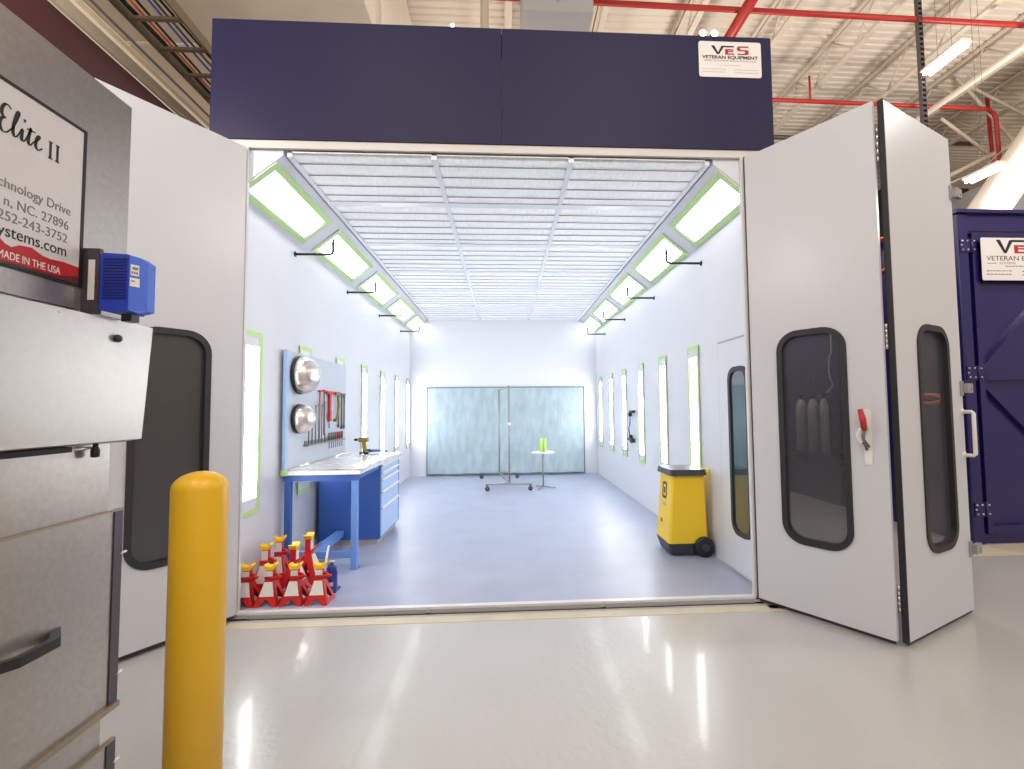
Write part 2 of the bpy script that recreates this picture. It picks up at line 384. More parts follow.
def hinge(par,x,y,z,hgt=.16,w=.032):
    m=MB(); m.box((x-w,y-.003,z),(x-.006,y+.004,z+hgt)); m.box((x+.006,y-.003,z),(x+w,y+.004,z+hgt)); m.build('hinge_plate',M['aluminium'],par)
    m=MB()
    for k in range(5): m.tube([(x,y-.004,z+hgt*(k+.06)/5),(x,y-.004,z+hgt*(k+.94)/5)],.008,8)
    m.build('hinge_barrel',M['chrome'],par)
A1=math.atan2(-.736,.502)
r1=leaf('folding_door','white folding door leaf with red latch hinged at the right of the opening',1.965,3.615,A1,.885,.21,.675,.885)
# red toggle latch on leaf
m=MB(); m.prism(rrect(.755,.80,1.10,1.47,.02,-.006),(0,.006,0)); m.build('latch_plate',M['sign'],r1)
m=MB(); m.tube([(.775,-.012,1.235),(.742,-.016,1.25),(.728,-.02,1.29),(.742,-.02,1.33),(.772,-.016,1.345)],.016,8); m.build('latch_bracket',M['sign'],r1)
m=MB(); m.tube([(.775,-.02,1.20),(.765,-.045,1.28),(.777,-.04,1.36)],.009,8); m.tube([(.79,-.02,1.22),(.77,-.03,1.26),(.755,-.03,1.24)],.007,8); m.build('latch_link',M['tool'],r1)
MB().tube([(.774,-.045,1.33),(.768,-.05,1.40),(.756,-.052,1.47)],[.017,.02,.015],10).build('red_handle',M['red'],r1)
A2=math.atan2(.434,.9)
r2=leaf('folding_door','white outer folding door leaf with black edge seal and D handle at the far right',2.528,2.866,A2,.985,.30,.78,.002)
m=MB()
def dh(m,x,y,s):
    m.tube([(x,y,1.12),(x+.0,y+s*.055,1.12),(x,y+s*.065,1.13),(x,y+s*.065,1.43),(x,y+s*.055,1.44),(x,y,1.44)],.013,10)
    m.lathe([(0,0),(.026,0),(.026,s*.006),(0,s*.006)],(x,y,1.12),'Y',14); m.lathe([(0,0),(.026,0),(.026,s*.006),(0,s*.006)],(x,y,1.44),'Y',14)
dh(m,.958,0,-1); m.build('front_handle',M['sign'],r2)
m=MB(); dh(m,.955,.035,1); m.build('back_handle',M['sign'],r2)
for z in (3.05,1.56,.38):
    m=MB(); m.box((.945,-.008,z),(.992,-.0015,z+.11)); m.box((.98,-.035,z+.02),(1.075,-.008,z+.09)); m.tube([(1.045,-.040,z+.05),(1.045,-.035,z+.05)],.01,10); m.build('stop_clip',M['aluminium'],r2)
# hinges join the two leaves at their backs (on leaf 1)
for z in (3.12,1.86,.17): hinge(r1,.892,.052,z,.25 if z>3 else .17)
l1=leaf('folding_door','white folding door leaf hinged at the left of the opening behind the yellow bollard',-2.483,2.876,math.atan2(.826,.563),.89,.215,.68,None)
l2=leaf('folding_door','white outer folding door leaf seen through the window of the left leaf',-3.40,3.29,math.atan2(-.434,.9),.985,.205,.685,None)
hinge(l1,-.006,.052,.17,.17); hinge(l1,-.006,.052,1.86,.17)
# ------------------------------------------------------------------ signs
def ves_logo(par,ox,oz,W,y,asp):
    # W = width of the logo
    H=W*asp; q=lambda pts:[(ox+px*W,y,oz+pz*H) for px,pz in pts]
    m=MB(); m.prism(q([(0,1),(.085,1),(.185,.2),(.245,.98),(.29,1),(.62,1),(.60,.86),(.335,.86),(.30,.8),(.225,.02),(.20,0),(.165,0),(.14,.05)][:1]+[(.085,1),(.182,.22),(.27,.95),(.31,1),(.62,1),(.60,.84),(.335,.84),(.21,.03),(.18,0),(.15,.03)]),(0,-.001,0))
    m.build('logo_mark',M['ink'],par)
    m=MB(); 
    m.prism(q([(.37,.62),(.61,.62),(.59,.48),(.45,.48),(.45,.40),(.60,.40),(.59,.28),(.45,.28),(.45,.13),(.61,.13),(.63,0),(.37,0)]),(0,-.001,0))
    m.build('logo_letter',M['red'],par)
    m=MB(); m.prism(q([(1,1),(.76,1),(.70,.92),(.68,.60),(.73,.43),(.90,.43),(.90,.14),(.70,.14),(.70,0),(.93,0),(1,.08),(1,.50),(.94,.58),(.78,.58),(.78,.84),(1,.84)]),(0,-.001,0))
    m.build('logo_letter',M['red'],par)
RX=Matrix.Rotation(PI/2,4,'X')
def sign(par,W,H,small):
    MB().prism(rrect(0,W,0,H,.02,0),(0,-.004,0)).build('plate',M['sign'],par)
    ves_logo(par,W*(.20 if small else .215),H*.635,W*(.60 if small else .68),-.0045,.235 if small else .265)
    y=-.0042
    if small:
        text_mesh('VETERAN EQUIPMENT',H*.125,'lettering',M['ink'],par,Matrix.Translation((W*.5,y,H*.515))@RX,'CENTER',1.24,0,.0012)
        text_mesh('AND SYSTEMS SOLUTION LLC',H*.06,'lettering',M['red'],par,Matrix.Translation((W*.5,y,H*.44))@RX,'CENTER',1.8)
    for x0,x1,z in ((.33,.66,.32),(.06,.42,.21),(.06,.42,.13),(.56,.94,.20),(.56,.94,.12)):
        m=MB(); x=x0
        while x<x1-.01:
            w=random.uniform(.02,.05); m.box((x*W,-.0048,z*H),(min(x+w,x1)*W,-.004,z*H+H*.022)); x+=w+.012
        m.build('fine_print',M['inkl'] if small else M['inkg'],par)
s1=thing('company_sign','white sign with black and red lettering on the navy header','sign',(1.614,YF-.013,4.212)); sign(s1,.53,.305,True)
# ------------------------------------------------------------------ navy enclosure at right
nv=thing('navy_enclosure','navy blue steel enclosure with braced door at the far right edge','enclosure',(5.105,4.88,FZ))
b=MB(); b.cbox((0,0,.0),(.13,.14,3.69),.01); b.box((0,.14,0),(.04,6,3.69)); b.build('side_wall',M['navy2'],nv)
MB().box((.131,.02,3.50),(3.2,.2,3.69)).build('top_rail',M['navy2'],nv); MB().box((.131,.03,0),(3.2,.2,.10)).build('bottom_rail',M['navy2'],nv)
MB().box((-.02,-.03,3.691),(3.2,6,3.73)).build('roof_cap',M['navy2'],nv)
d=MB(); d.box((.17,.05,.11),(3.1,.09,3.47)); d.build('door_panel',M['navy2'],nv)
b=MB()
b.box((.17,.0,.11),(.235,.05,3.47)); b.box((.236,.0,3.36),(3.1,.05,3.47)); b.box((.236,.0,.11),(3.1,.05,.2)); b.box((.236,-.003,1.80),(3.1,.05,1.875))
for sg in (1,-1):
    zs=1.84+sg*.04; dx=1.3; dz=sg*1.35; w=.05
    b.prism([(.236,0.004,zs),(.236,0.004,zs+sg*.09),(.236+dx,.004,zs+dz+sg*.09),(.236+dx,.004,zs+dz)],(0,.046,0))
b.build('door_brace',M['navy2'],nv)
for z in (3.24,1.80,.30):
    m=MB(); m.box((.02,-.010,z),(.19,-.001,z+.16)); m.tube([(.15,-.012,z),(.15,-.012,z+.16)],.012,8); hb=m.build('hinge',M['navy2'],nv)
    m=MB()
    for dx,dz in ((.04,.13),(.03,.08),(.045,.03),(.10,.13),(.105,.03),(.18,.13),(.18,.03)): m.lathe([(0,-.02),(.008,-.018),(.011,-.01),(.011,0)],(dx,-.004,z+dz),'Y',8)
    m.build('bolts',M['chrome'],hb)
s2=thing('company_sign','white sign with VES letters on the navy enclosure door, cut by the frame','sign',(5.335,4.845,2.875)); sign(s2,.85,.485,False)
text_mesh('VETERAN E',.075,'lettering',M['ink'],s2,Matrix.Translation((.06,-.0042,.225))@RX,'LEFT',1.22)
text_mesh('SYSTEMS',.034,'lettering',M['red'],s2,Matrix.Translation((.21,-.0042,.182))@RX,'LEFT',1.5)
MB().box((.06,-.0048,.19),(.175,-.004,.197)).build('red_rule',M['red'],s2)
# things hanging on the enclosure side
def coil(name,label,loc,R,m,nn=4,cat='hose',sz=1.):
    pts=[]
    for i in range(nn*20):
        a=i/20*2*PI; pts.append((-.02-.012*(i/20),R*math.cos(a)*(1+.05*math.sin(i)),R*sz*math.sin(a)))
    return tag(MB().tube(pts,.017,6).build(name,m,None,loc),label,cat)
coil('hose_coil','orange hose coil hanging on the navy side wall, seen through the outer leaf window',(5.10,5.3,1.56),.19,M['orange'],sz=.28)
coil('hose_coil','orange hose coil high on the navy side wall, in the gap between door leaves',(5.10,5.85,3.5),.22,M['orange'])
coil('hose_coil','dark red hose coil hanging on the navy side wall, seen through the leaf window',(5.10,6.6,1.52),.17,M['dred'])
for i,(y,rr) in enumerate(((7.5,.085),(7.2,.085),(6.95,.06))):
    t=thing('gas_cylinder','%s pale grey cylinder standing on the shelf behind the right door window'%(('leftmost','middle','rightmost')[i]),'cylinder',(4.93,y,.74),0,'pale cylinders on the shelf behind the door')
    MB().lathe([(0,0),(rr,0),(rr,.72),(rr*.7,.82),(rr*.3,.86),(0,.86)],n=18).build('body',M['pale'],t)
    MB().lathe([(0,.861),(.02,.861),(.02,.90),(.045,.91),(.045,.94),(0,.95)],n=12).build('valve',M['blackp'],t)
t=thing('wall_shelf','navy shelf bracketed to the enclosure side wall under the cylinders','shelf',(4.833,6.6,.70))
MB().box((0,0,0),(.27,1.2,.038)).build('shelf_board',M['navy2'],t)
for y in (.1,1.1): MB().prism([(.27,y,-.01),(.02,y,-.01),(.27,y,-.25)],(0,.02,0)).build('bracket',M['dgrey'],t)
tag(MB().tube([(5.09,6.95,2.72),(5.09,6.96,2.3),(5.08,7.0,2.25),(5.08,7.02,2.0),(5.09,6.95,1.8),(5.08,7.1,1.68),(5.09,7.3,1.62)],.014,6).build('hanging_cable',M['pale']),'thin pale cable hanging down the navy side wall','cable')
# ------------------------------------------------------------------ bollard
MB_=MB(); R=.072; pr=[(0,FZ),(R,FZ),(R,1.270)]+[(R*math.cos(a),1.270+.05*math.sin(a)) for a in [PI/2*k/8 for k in range(1,8)]]+[(0,1.32)]
tag(MB_.lathe(pr,(0,0,0),n=48).build('bollard',M['yell'],None,(-.907,1.45,0)),'yellow round-topped steel bollard in the foreground on the shop floor','bollard')
# ------------------------------------------------------------------ steel machine at left
mc=thing('steel_machine','grey steel machine with large printed plate filling the left edge','machine',(-1.25,1.2,FZ))
z=lambda v:v-FZ
Y0=-1.3
MB().box((-.7,Y0,z(1.80)),(0,.39,z(2.52))).build('upper_body',M['steel'],mc)
MB().box((-.7,Y0,z(.0)),(-.0105,.366,z(1.80))).build('lower_body',M['steel'],mc)
# hood
m=MB(); m.prism([(0,Y0,z(1.795)),(.08,Y0,z(1.775)),(.055,Y0,z(1.41)),(.0,Y0,z(1.40))],(0,.405-Y0,0)); hd=m.build('hood',M['steelh'],mc)
MB().lathe([(0,.0),(.012,0),(.012,.006),(.009,.012),(0,.014)],(.0775,.265,z(1.72)),'X',14).build('hood_knob',M['blackp'],hd)
MB().lathe([(0,.0),(.005,0),(.005,.004),(0,.005)],(.076,.08,z(1.765)),'X',8).build('rivet',M['chrome'],hd)
m=MB(); m.box((-.005,Y0,z(1.385)),(.02,.20,z(1.40))); m.build('hood_track',M['dark'],mc)
MB().tube([(.01,.20,z(1.392)),(.01,.27,z(1.392))],.005,8).build('latch_rod',M['chrome'],mc)
MB().lathe([(0,-.025),(.011,-.022),(.012,-.002),(.007,.01),(.007,.022),(0,.022)],(.012,.285,z(1.385)),'Z',12).build('latch_knob',M['blackp'],mc)
# door panels below
def mdoor(z0,z1,nm):
    m=MB(); m.box((-.010,Y0,z(z0)),(.0,.375,z(z1))); o=m.build(nm,M['steel'],mc)
    MB().box((-.01,.376,z(z0)),(.004,.408,z(z1))).build('edge_flange',M['steeld'],o)
    MB().box((-.01,Y0,z(z1)),(.005,.408,z(z1)+.006)).build('top_lip',M['brown'],o)
    MB().box((-.01,Y0,z(z0)-.018),(.012,.408,z(z0))).build('bottom_lip',M['brown'],o)
    return o
d1=mdoor(.58,1.18,'access_door'); d2=mdoor(.02,.46,'lower_door')
def bolt(o,zz): MB().tube([(.0,.40,z(zz)),(.004,.425,z(zz)+.002)],.004,8).build('bolt',M['chrome'],o)
bolt(d1,1.04); bolt(d1,.66); bolt(d2,.39)
m=MB(); m.prism([(0,.21,z(.872)),(.055,.15,z(.872)),(.055,.045,z(.872)),(0,-.03,z(.872)),(0,-.005,z(.872)),(.038,.05,z(.872)),(.038,.135,z(.872)),(0,.18,z(.872))],(0,0,.026)); m.build('handle',M['blackp'],d1)
# printed plate
sp=thing('printed_plate','silver plate with black script, grey address and red band on the steel machine','plate',(-1.2495,1.2,1.866))
MB().box((0,-.55,0),(.002,.225,.47)).build('plate',M['signp'],sp)
m=MB(); m.ring([(.0021,-.545,.007),(.0021,.217,.007),(.0021,.217,.463),(.0021,-.545,.463)],[(.0021,-.553,-.002),(.0021,.227,-.002),(.0021,.227,.472),(.0021,-.553,.472)],(.0015,0,0)); m.build('border',M['ink'],sp)
m=MB(); m.prism([(.0022,-.545,.008),(.0022,.216,.008),(.0022,.216,.056),(.0022,.17,.058),(.0022,.13,.054),(.0022,.11,.056),(.0022,.08,.068),(.0022,.05,.064),(.0022,.03,.052),(.0022,.015,.056),(.0022,-.01,.075),(.0022,-.2,.08),(.0022,-.545,.08)],(.0008,0,0)); m.build('red_band',M['red'],sp)
m=MB(); m.prism([(.0031,-.545,.008),(.0031,.216,.008),(.0031,.216,.030),(.0031,.15,.014),(.0031,-.545,.012)],(.0004,0,0)); m.build('dark_band',M['dred'],sp)
TX=Matrix(((0,0,1,0),(1,0,0,0),(0,1,0,0),(0,0,0,1)))
def pt(txt,size,y1,zz,m,wid,x=.0026):
    o=text_mesh(txt,size,'lettering',m,sp,TX,'RIGHT'); ys_=[v.co.y for v in o.data.vertices]; k=wid/(max(ys_)-min(ys_)); mx=max(ys_)
    for v in o.data.vertices: v.co=(v.co.x+x,(v.co.y-mx)*k+y1,v.co.z+zz)
strokes=[[(0.014,0.402),(0.007,0.41),(-0.001,0.407),(-0.007,0.395),(-0.008,0.38),(-0.004,0.374),(0.002,0.373),(-0.005,0.37),(-0.01,0.361),(-0.011,0.348),(-0.006,0.335),(0.004,0.335),(0.013,0.346),(0.023,0.363),(0.032,0.389),(0.036,0.406),(0.032,0.408),(0.027,0.396),(0.021,0.365),(0.02,0.349),(0.023,0.338),(0.028,0.337),(0.035,0.349),(0.044,0.374),(0.042,0.351),(0.042,0.338),(0.048,0.337),(0.055,0.352),(0.067,0.393),(0.059,0.357),(0.059,0.339),(0.065,0.336),(0.072,0.351),(0.088,0.366),(0.090,0.376),(0.083,0.373),(0.078,0.355),(0.078,0.34),(0.086,0.334),(0.096,0.346)],[(0.047,0.392),(0.048,0.393),(0.050,0.392)],[(0.054,0.376),(0.064,0.377),(0.076,0.378)]]
for q,st in enumerate(strokes):
    P_=[Vector((0,a,b_)) for a,b_ in st]; F_=[]
    for a in range(len(P_)-1):
        for k in range(4): F_.append(P_[a].lerp(P_[a+1],k/4))
    F_.append(P_[-1])
    for it in range(3): F_=[F_[0]]+[(F_[a-1]+F_[a]*2+F_[a+1])/4 for a in range(1,len(F_)-1)]+[F_[-1]]
    m=MB()
    rr=[]
    for a in range(len(F_)):
        d_=F_[min(a+1,len(F_)-1)]-F_[max(a-1,0)]; rr.append((.0016+.0022*max(0,-d_.z/(d_.length+1e-6))) if q!=1 else .0042)
    L_=[]
    for a in range(len(F_)):
        t_=(F_[min(a+1,len(F_)-1)]-F_[max(a-1,0)]).normalized(); n_=Vector((0,-t_.z,t_.y))*rr[a]
        L_.append([F_[a]+n_+Vector((.0024,0,0)),F_[a]-n_+Vector((.0024,0,0)),F_[a]-n_+Vector((.0032,0,0)),F_[a]+n_+Vector((.0032,0,0))])
    m.loft(L_,False); m.build('lettering',M['ink'],sp)
for y0_ in (.113,.133):
    m=MB(); m.box((.0024,y0_+.0025,.334),(.0032,y0_+.0085,.376)); m.box((.0024,y0_,.330),(.0032,y0_+.011,.334)); m.box((.0024,y0_,.376),(.0032,y0_+.011,.379)); m.build('lettering',M['ink'],sp)
pt('chnology Drive',.036,.184,.197,M['inkg'],.191); pt('n, NC. 27896',.036,.180,.153,M['inkg'],.172); pt('252-243-3752',.036,.178,.115,M['inkg'],.183)
pt('ystems.com',.044,.176,.075,M['ink'],.180); pt('MADE IN THE USA',.028,.160,.019,M['sign'],.162,.0036)
# drive unit on bracket
bx=thing('electrical_drive','blue electrical drive unit on a grey bracket above the machine hood','drive unit',(-1.25,1.43,1.80))
MB().box((0,.0,-.01),(.05,.012,.185)).build('bracket',M['steeld'],bx)
MB().box((.02,-.002,.03),(.038,-.0005,.15)).build('bracket_label',M['label'],bx)
m=MB(); m.prism([(.052,.0,.0),(.052,.0,.165),(.06,.0,.172),(.13,.0,.168),(.135,.0,.16),(.135,.0,.01),(.125,.0,-.006),(.06,.0,-.002)],(0,.075,0)); m.build('drive_body',M['inv'],bx)
m=MB(); m.prism([(.136,-.002,.0),(.136,-.002,.165),(.150,.022,.163),(.158,.042,.152),(.158,.042,.004),(.150,.022,-.006)],(0,0.03,0)); m.build('front_cover',M['invl'],bx)
for k in range(13):
    pass
m=MB()
for k in range(14): m.box((.062,-.003,.035+k*.009),(.128,-.0005,.039+k*.009))
m.build('vent_slots',M['blued'],bx)
e=Vector((.062,.057,0)).normalized(); nn=Vector((.057,-.062,0)).normalized()
P0=Vector((.136,-.002,0))
def lab(m,a0,a1,z0,z1,h=.001):
    A=P0+Vector((.037,.030,0))*0
    d=Vector((.014,.024,0)).normalized(); nr=Vector((.024,-.014,0)).normalized()
    p=[P0+d*a0+Vector((0,0,z0)),P0+d*a1+Vector((0,0,z0)),P0+d*a1+Vector((0,0,z1)),P0+d*a0+Vector((0,0,z1))]
    m.prism([q+nr*.0006 for q in p],nr*h)
m=MB(); lab(m,.003,.024,.105,.138); lab(m,.002,.026,.072,.098); m.build('keypad',M['label'],bx)
m=MB()
for k in range(3): lab(m,.005+k*.006,.009+k*.006,.110,.117,.002); 
lab(m,.007,.021,.123,.131,.002); lab(m,.005,.014,.086,.090,.002); m.build('keypad_marks',M['inkg'],bx)
MB().box((.10,.02,-.03),(.13,.05,-.008)).build('cable_gland',M['blackp'],bx)
# ------------------------------------------------------------------ jack stands
def jack_stand(label,x,y,rz,H,w):
    t=thing('jack_stand',label,'jack stand',(x,y,0),rz,'red jack stands on the booth floor')
    hb=H*.60; tw=.032; bw=w/2; th=.004; m=MB()
    def face(rot,side):
        R=Matrix.Rotation(rot,4,'Z')
        def P(u,zz,off=0):
            k=zz/hb; half=bw+(tw-bw)*k; return R@Vector((u*half,-half+off,zz))
        if not side:
            poly=[P(-1,0),P(-.62,0),P(-.0,hb*.30),P(.62,0),P(1,0),P(1,hb),P(-1,hb)]
            m.prism(poly,R@Vector((0,th,0)))
        else:
            o=[P(-1,0),P(1,0),P(1,hb*.5),P(1,hb),P(-1,hb),P(-1,hb*.5)]
            i=[P(-.55,hb*.16),P(.55,hb*.16),P(.42,hb*.4),P(0,hb*.74),P(0,hb*.74),P(-.42,hb*.4)]
            m.ring(i,o,R@Vector((0,th,0)))
    face(0,False); face(PI/2,True); face(PI,False); face(3*PI/2,True)
    m.box((-tw,-tw,hb-.002),(tw,tw,hb+.012)); m.build('base',M['jred'],t)
    def Q(u,zz):
        k=zz/hb; half=bw+(tw-bw)*k; return Vector((u*half*.86,-half-.0012,zz))
    MB().prism([Q(-.98,hb*.40),Q(.98,hb*.40),Q(1.02,hb*.95),Q(-1.02,hb*.95)],(0,-.001,0)).build('base_label',M['label'],t)
    MB().box((-.024,-.024,hb+.0125),(.024,.024,H-.042)).build('column',M['jred'],t)
    MB().box((-.026,-.0265,hb+.03),(.026,-.0245,H-.05)).build('column_label',M['label'],t)
    m=MB(); m.tube([(-.035,-.02,hb+.018),(.03,-.035,hb+.02),(.075,-.04,hb+.035),(.10,-.04,hb+.03)],[.009,.009,.008,.012],8); m.prism([(.03,-.01,hb-.005),(.065,-.01,hb+.0),(.065,-.01,hb+.035),(.03,-.01,hb+.05)],(0,.02,0)); m.build('release_lever',M['jred'],t)
    m=MB(); a=H-.042
    m.prism([(-.028,-.03,a),(.028,-.03,a),(.048,-.03,H-.004),(.040,-.03,H+.006),(.018,-.03,H-.014),(-.018,-.03,H-.014),(-.040,-.03,H+.0),(-.046,-.03,H-.008)],(0,.06,0)); m.build('saddle',M['jyel'],t)
    return t
for i,x in enumerate((-2.012,-1.835,-1.648,-1.46)):
    jack_stand('short red jack stand with yellow saddle, %s of the front row'%(('leftmost','second from left','third from left','rightmost')[i]),x,3.81,0,.30,.175)
jack_stand('taller red jack stand with white labels, behind the two leftmost front stands',-1.985,4.035,0,.39,.20)
jack_stand('taller red jack stand turned sideways, behind the middle front stands',-1.755,4.03,PI/2,.39,.20)
jack_stand('rear red jack stand with white labels nearest the bench wall leg',-1.985,4.27,0,.39,.20)
jack_stand('rear red jack stand turned sideways, tallest beside the bottle jack',-1.735,4.27,PI/2,.405,.22)
t=thing('bottle_jack','dark blue bottle jack beside the red jack stands','jack',(-1.45,4.03,0))
MB().lathe([(0,0),(.052,0),(.052,.012),(.046,.018),(.046,.15),(.04,.165),(.04,.185),(.03,.195),(.03,.205),(0,.205)],n=20).build('cylinder',M['blued'],t)
MB().lathe([(0,.2055),(.018,.2055),(.018,.23),(.022,.235),(.022,.245),(0,.245)],n=14).build('ram',M['chrome'],t)
MB().box((-.055,-.06,0),(.055,.06,.011)).box((-.03,-.085,.02),(.0,-.045,.05)).build('base',M['blued'],t)
MB().prism([(.0,-.0475,.05),(.03,-.0475,.05),(.03,-.0475,.08),(.0,-.0475,.08)],(0,-.0008,0)).build('label',M['label'],t)
MB().tube([(-.07,-.08,.04),(-.065,-.08,.10),(-.035,-.05,.22),(-.015,-.03,.375)],.009,8).build('pump_handle',M['sign'],t)
# ------------------------------------------------------------------ work bench
bx0,bx1,by0,by1=-2.08,-1.385,4.52,6.22
t=thing('workbench','blue steel workbench with a wrapped white top along the left booth wall','workbench',(bx0,by0,0)); t.scale=(1,1,1.045)
W=bx1-bx0; L=by1-by0
m=MB(); nx,ny=10,24; vs=[]
rd=random.Random(3)
for j in range(ny+1):
    for i in range(nx+1): vs.append((-.01+(W+.03)*i/nx,-.03+(L+.06)*j/ny,.895+rd.uniform(-.003,.003)))
m.add(vs,[(j*(nx+1)+i,j*(nx+1)+i+1,(j+1)*(nx+1)+i+1,(j+1)*(nx+1)+i) for j in range(ny) for i in range(nx)],True)
m.box((-.01,-.03,.85),(W+.02,L+.03,.889)); m.build('bench_top',M['wrap'],t)
MB().box((-.012,-.034,.845),(.05,-.0305,.90)).build('tape_scrap',M['tape'],t)
for x in (0.01,W-.07):
    m=MB(); m.box((x,.0,0),(x+.055,.05,.789)); m.box((x-.01,-.01,0),(x+.065,.07,.006)); m.build('leg',M['bluel'] if x>.1 else M['bluec'],t)
MB().box((.0,.0,.79),(W-.01,.03,.849)).box((W-.04,.05,.80),(W-.012,.74,.849)).build('apron',M['bluec'],t)
MB().box((.066,.01,.10),(W-.071,.04,.16)).build('end_rail',M['bluel'],t)
MB().box((.22,.041,.10),(.30,.78,.16)).build('stretcher',M['bluel'],t)
dc=thing('drawer_cabinet','blue drawer cabinet under the far half of the workbench','cabinet',(bx0+.02,5.31,0)); dc.scale=(1,1,1.045)
CW=W-.03; CL=.88
MB().box((0,0,.06),(CW,CL,.848)).build('body',M['bluec'],dc)
MB().box((.02,.02,0),(CW-.03,CL-.02,.059)).build('plinth',M['pale'],dc)
zz=.842
for hgt in (.075,.075,.13,.17,.315):
    d=MB().box((CW+.0005,.01,zz-hgt+.006),(CW+.014,CL-.07,zz)).build('drawer',M['bluelite'],dc)
    MB().prism([(CW+.0145,.01,zz-.03),(CW+.034,.01,zz-.022),(CW+.034,.01,zz-.016),(CW+.0145,.01,zz-.004)],(0,CL-.08,0)).build('handle',M['sign'],d)
    zz-=hgt
MB().box((CW+.0005,CL-.068,.07),(CW+.010,CL-.002,.842)).build('side_stile',M['bluec'],dc)
# pegboard
t=thing('pegboard','grey steel tool board standing on the wall side of the workbench','tool board',(-2.085,4.43,.90))
MB().box((0,.112,.039),(.022,1.72,1.165)).build('board',M['peg'],t)
m=MB(); m.box((.005,.05,.04),(.034,.11,1.17)); m.build('post',M['bluelite'],t)
m=MB()
for k in range(22):
    for j in range(14): pass
def onboard(y,z,x=-2.062): return (x,y,z)
# bowls
for (y,zc,R,dp,lb) in ((4.77,1.845,.19,.155,'large polished steel reflector bowl at the top of the tool board'),(4.75,1.41,.145,.12,'smaller polished steel reflector bowl below the large one')):
    t=thing('reflector_bowl',lb,'bowl',onboard(y,zc),0,'steel bowls on the tool board')
    MB().lathe([(0,0),(R*.98,0),(R*1.02,.012),(R*1.02,.035),(R*.95,.036),(0,.036)],(0,0,0),'X',28).build('black_rim',M['blackp'],t)
    MB().lathe([(R*.99,.0365),(R*1.0,.05)]+[(R*.98*math.cos(a),.05+dp*math.sin(a)) for a in [PI/2*k/9 for k in range(1,9)]]+[(0.001,.05+dp)],(0,0,0),'X',32,caps=False).build('dome',M['chrome'],t)
def tool(name,label,y,ztop,length,m,headw=.03,r=.006,x=-2.05,head=True,m2=None,jaw=False,grp=None):
    t=thing(name,label,name.replace('_',' '),onboard(y,ztop,x),0,grp)
    MB().tube([(.0,0,-.005),(.0,0,-length)],[r,r*.8],8).build('shank',m,t)
    if jaw: MB().prism([(-.006,-headw,0),(-.006,-headw*.3,-.045),(-.006,headw*.3,-.045),(-.006,headw,0),(-.006,headw*.5,.01),(-.006,0,-.02),(-.006,-headw*.5,.01)],(.014,0,0)).build('jaw',m2 or m,t)
    elif head: MB().box((-.008,-headw,-.0045),(.012,headw,.012)).build('head',m2 or m,t)
    return t
# red bar clamps
for y,zt,ln,lb in ((5.28,1.70,.52,'thin red-handled bar clamp, left of the red clamps on the board'),(5.40,1.71,.50,'thin steel bar clamp between the two red clamps')):
    tool('bar_clamp',lb,y,zt,ln,M['jred'] if y<5.3 else M['tool'],.04,.007,m2=M['jred'],grp='bar clamps on the tool board')
t=thing('bar_clamp','bright red T-shaped clamp in the middle of the tool row','bar clamp',onboard(5.56,1.70,-2.05),0,'bar clamps on the tool board')
MB().box((-.004,-.11,-.022),(.02,.11,.01)).build('head',M['jred'],t)
MB().box((-.004,-.028,-.34),(.016,.028,-.023)).build('bar',M['jred'],t)
MB().tube([(0,.0,-.34),(0,.0,-.42)],.006,8).build('screw',M['tool'],t)
t=thing('pipe_wrench','brass-coloured curved wrench hanging right of the red clamp','wrench',onboard(5.76,1.70,-2.035))
MB().box((-.004,-.07,-.03),(.02,.07,.01)).build('head',M['brass'],t)
MB().tube([(0.005,.02,-.03),(0.005,.05,-.14),(0.005,.03,-.24),(.005,-.03,-.32),(.005,-.08,-.33)],[.014,.014,.013,.012,.02],8).build('handle',M['brass'],t)
for i,(y,ln) in enumerate(((5.86,.38),(5.97,.40),(6.06,.40))):
    t=tool('open_wrench','steel wrench, %s of three at the right of the tool row'%(('left','middle','right')[i]),y,1.69,ln,M['tool'],.035,.010,jaw=True,grp='steel wrenches on the tool board')
    MB().lathe([(.012,-.006),(.026,-.006),(.026,.006),(.012,.006)],(0,0,-ln-.012),'X',14,caps=False).build('ring_end',M['tool'],t)
# rack of thin rods in holder + holder bar
t=thing('tool_holder','steel holder bar on the board below the tool row','tool holder',onboard(4.9,1.135,-2.062))
MB().box((.0,0,-.012),(.05,1.1,.004)).build('shelf_bar',M['rack'],t)
MB().box((.0,0.02,.005),(.006,1.08,.04)).build('back_plate',M['rack'],t)
for k in range(6):
    y=4.95+.085*k; hh=(.27,.33,.40,.42,.41,.44)[k]
    tag(MB().tube([(0,0,0),(0,0,hh)],.007,6).tube([(0,-.002,hh),(0,.03,hh)],.006,6).build('hex_key',M['rack'],None,(-2.03,y,1.1395)),'long steel rod key standing in the holder bar, %s from the left'%rown[k],'tool','steel rod keys in the holder bar')
for k in range(7):
    y=5.50+.07*k
    o=tag(MB().lathe([(0,-.10),(.004,-.10),(.004,0),(.012,.005),(.012,.08),(0,.085)],n=8).build('screwdriver',M['jred'] if k in(4,) else M['tool'],None,(-2.025 ,y,1.1495)),'small screwdriver in the holder bar, %s from the left'%rown[k],'screwdriver','screwdrivers in the holder bar')
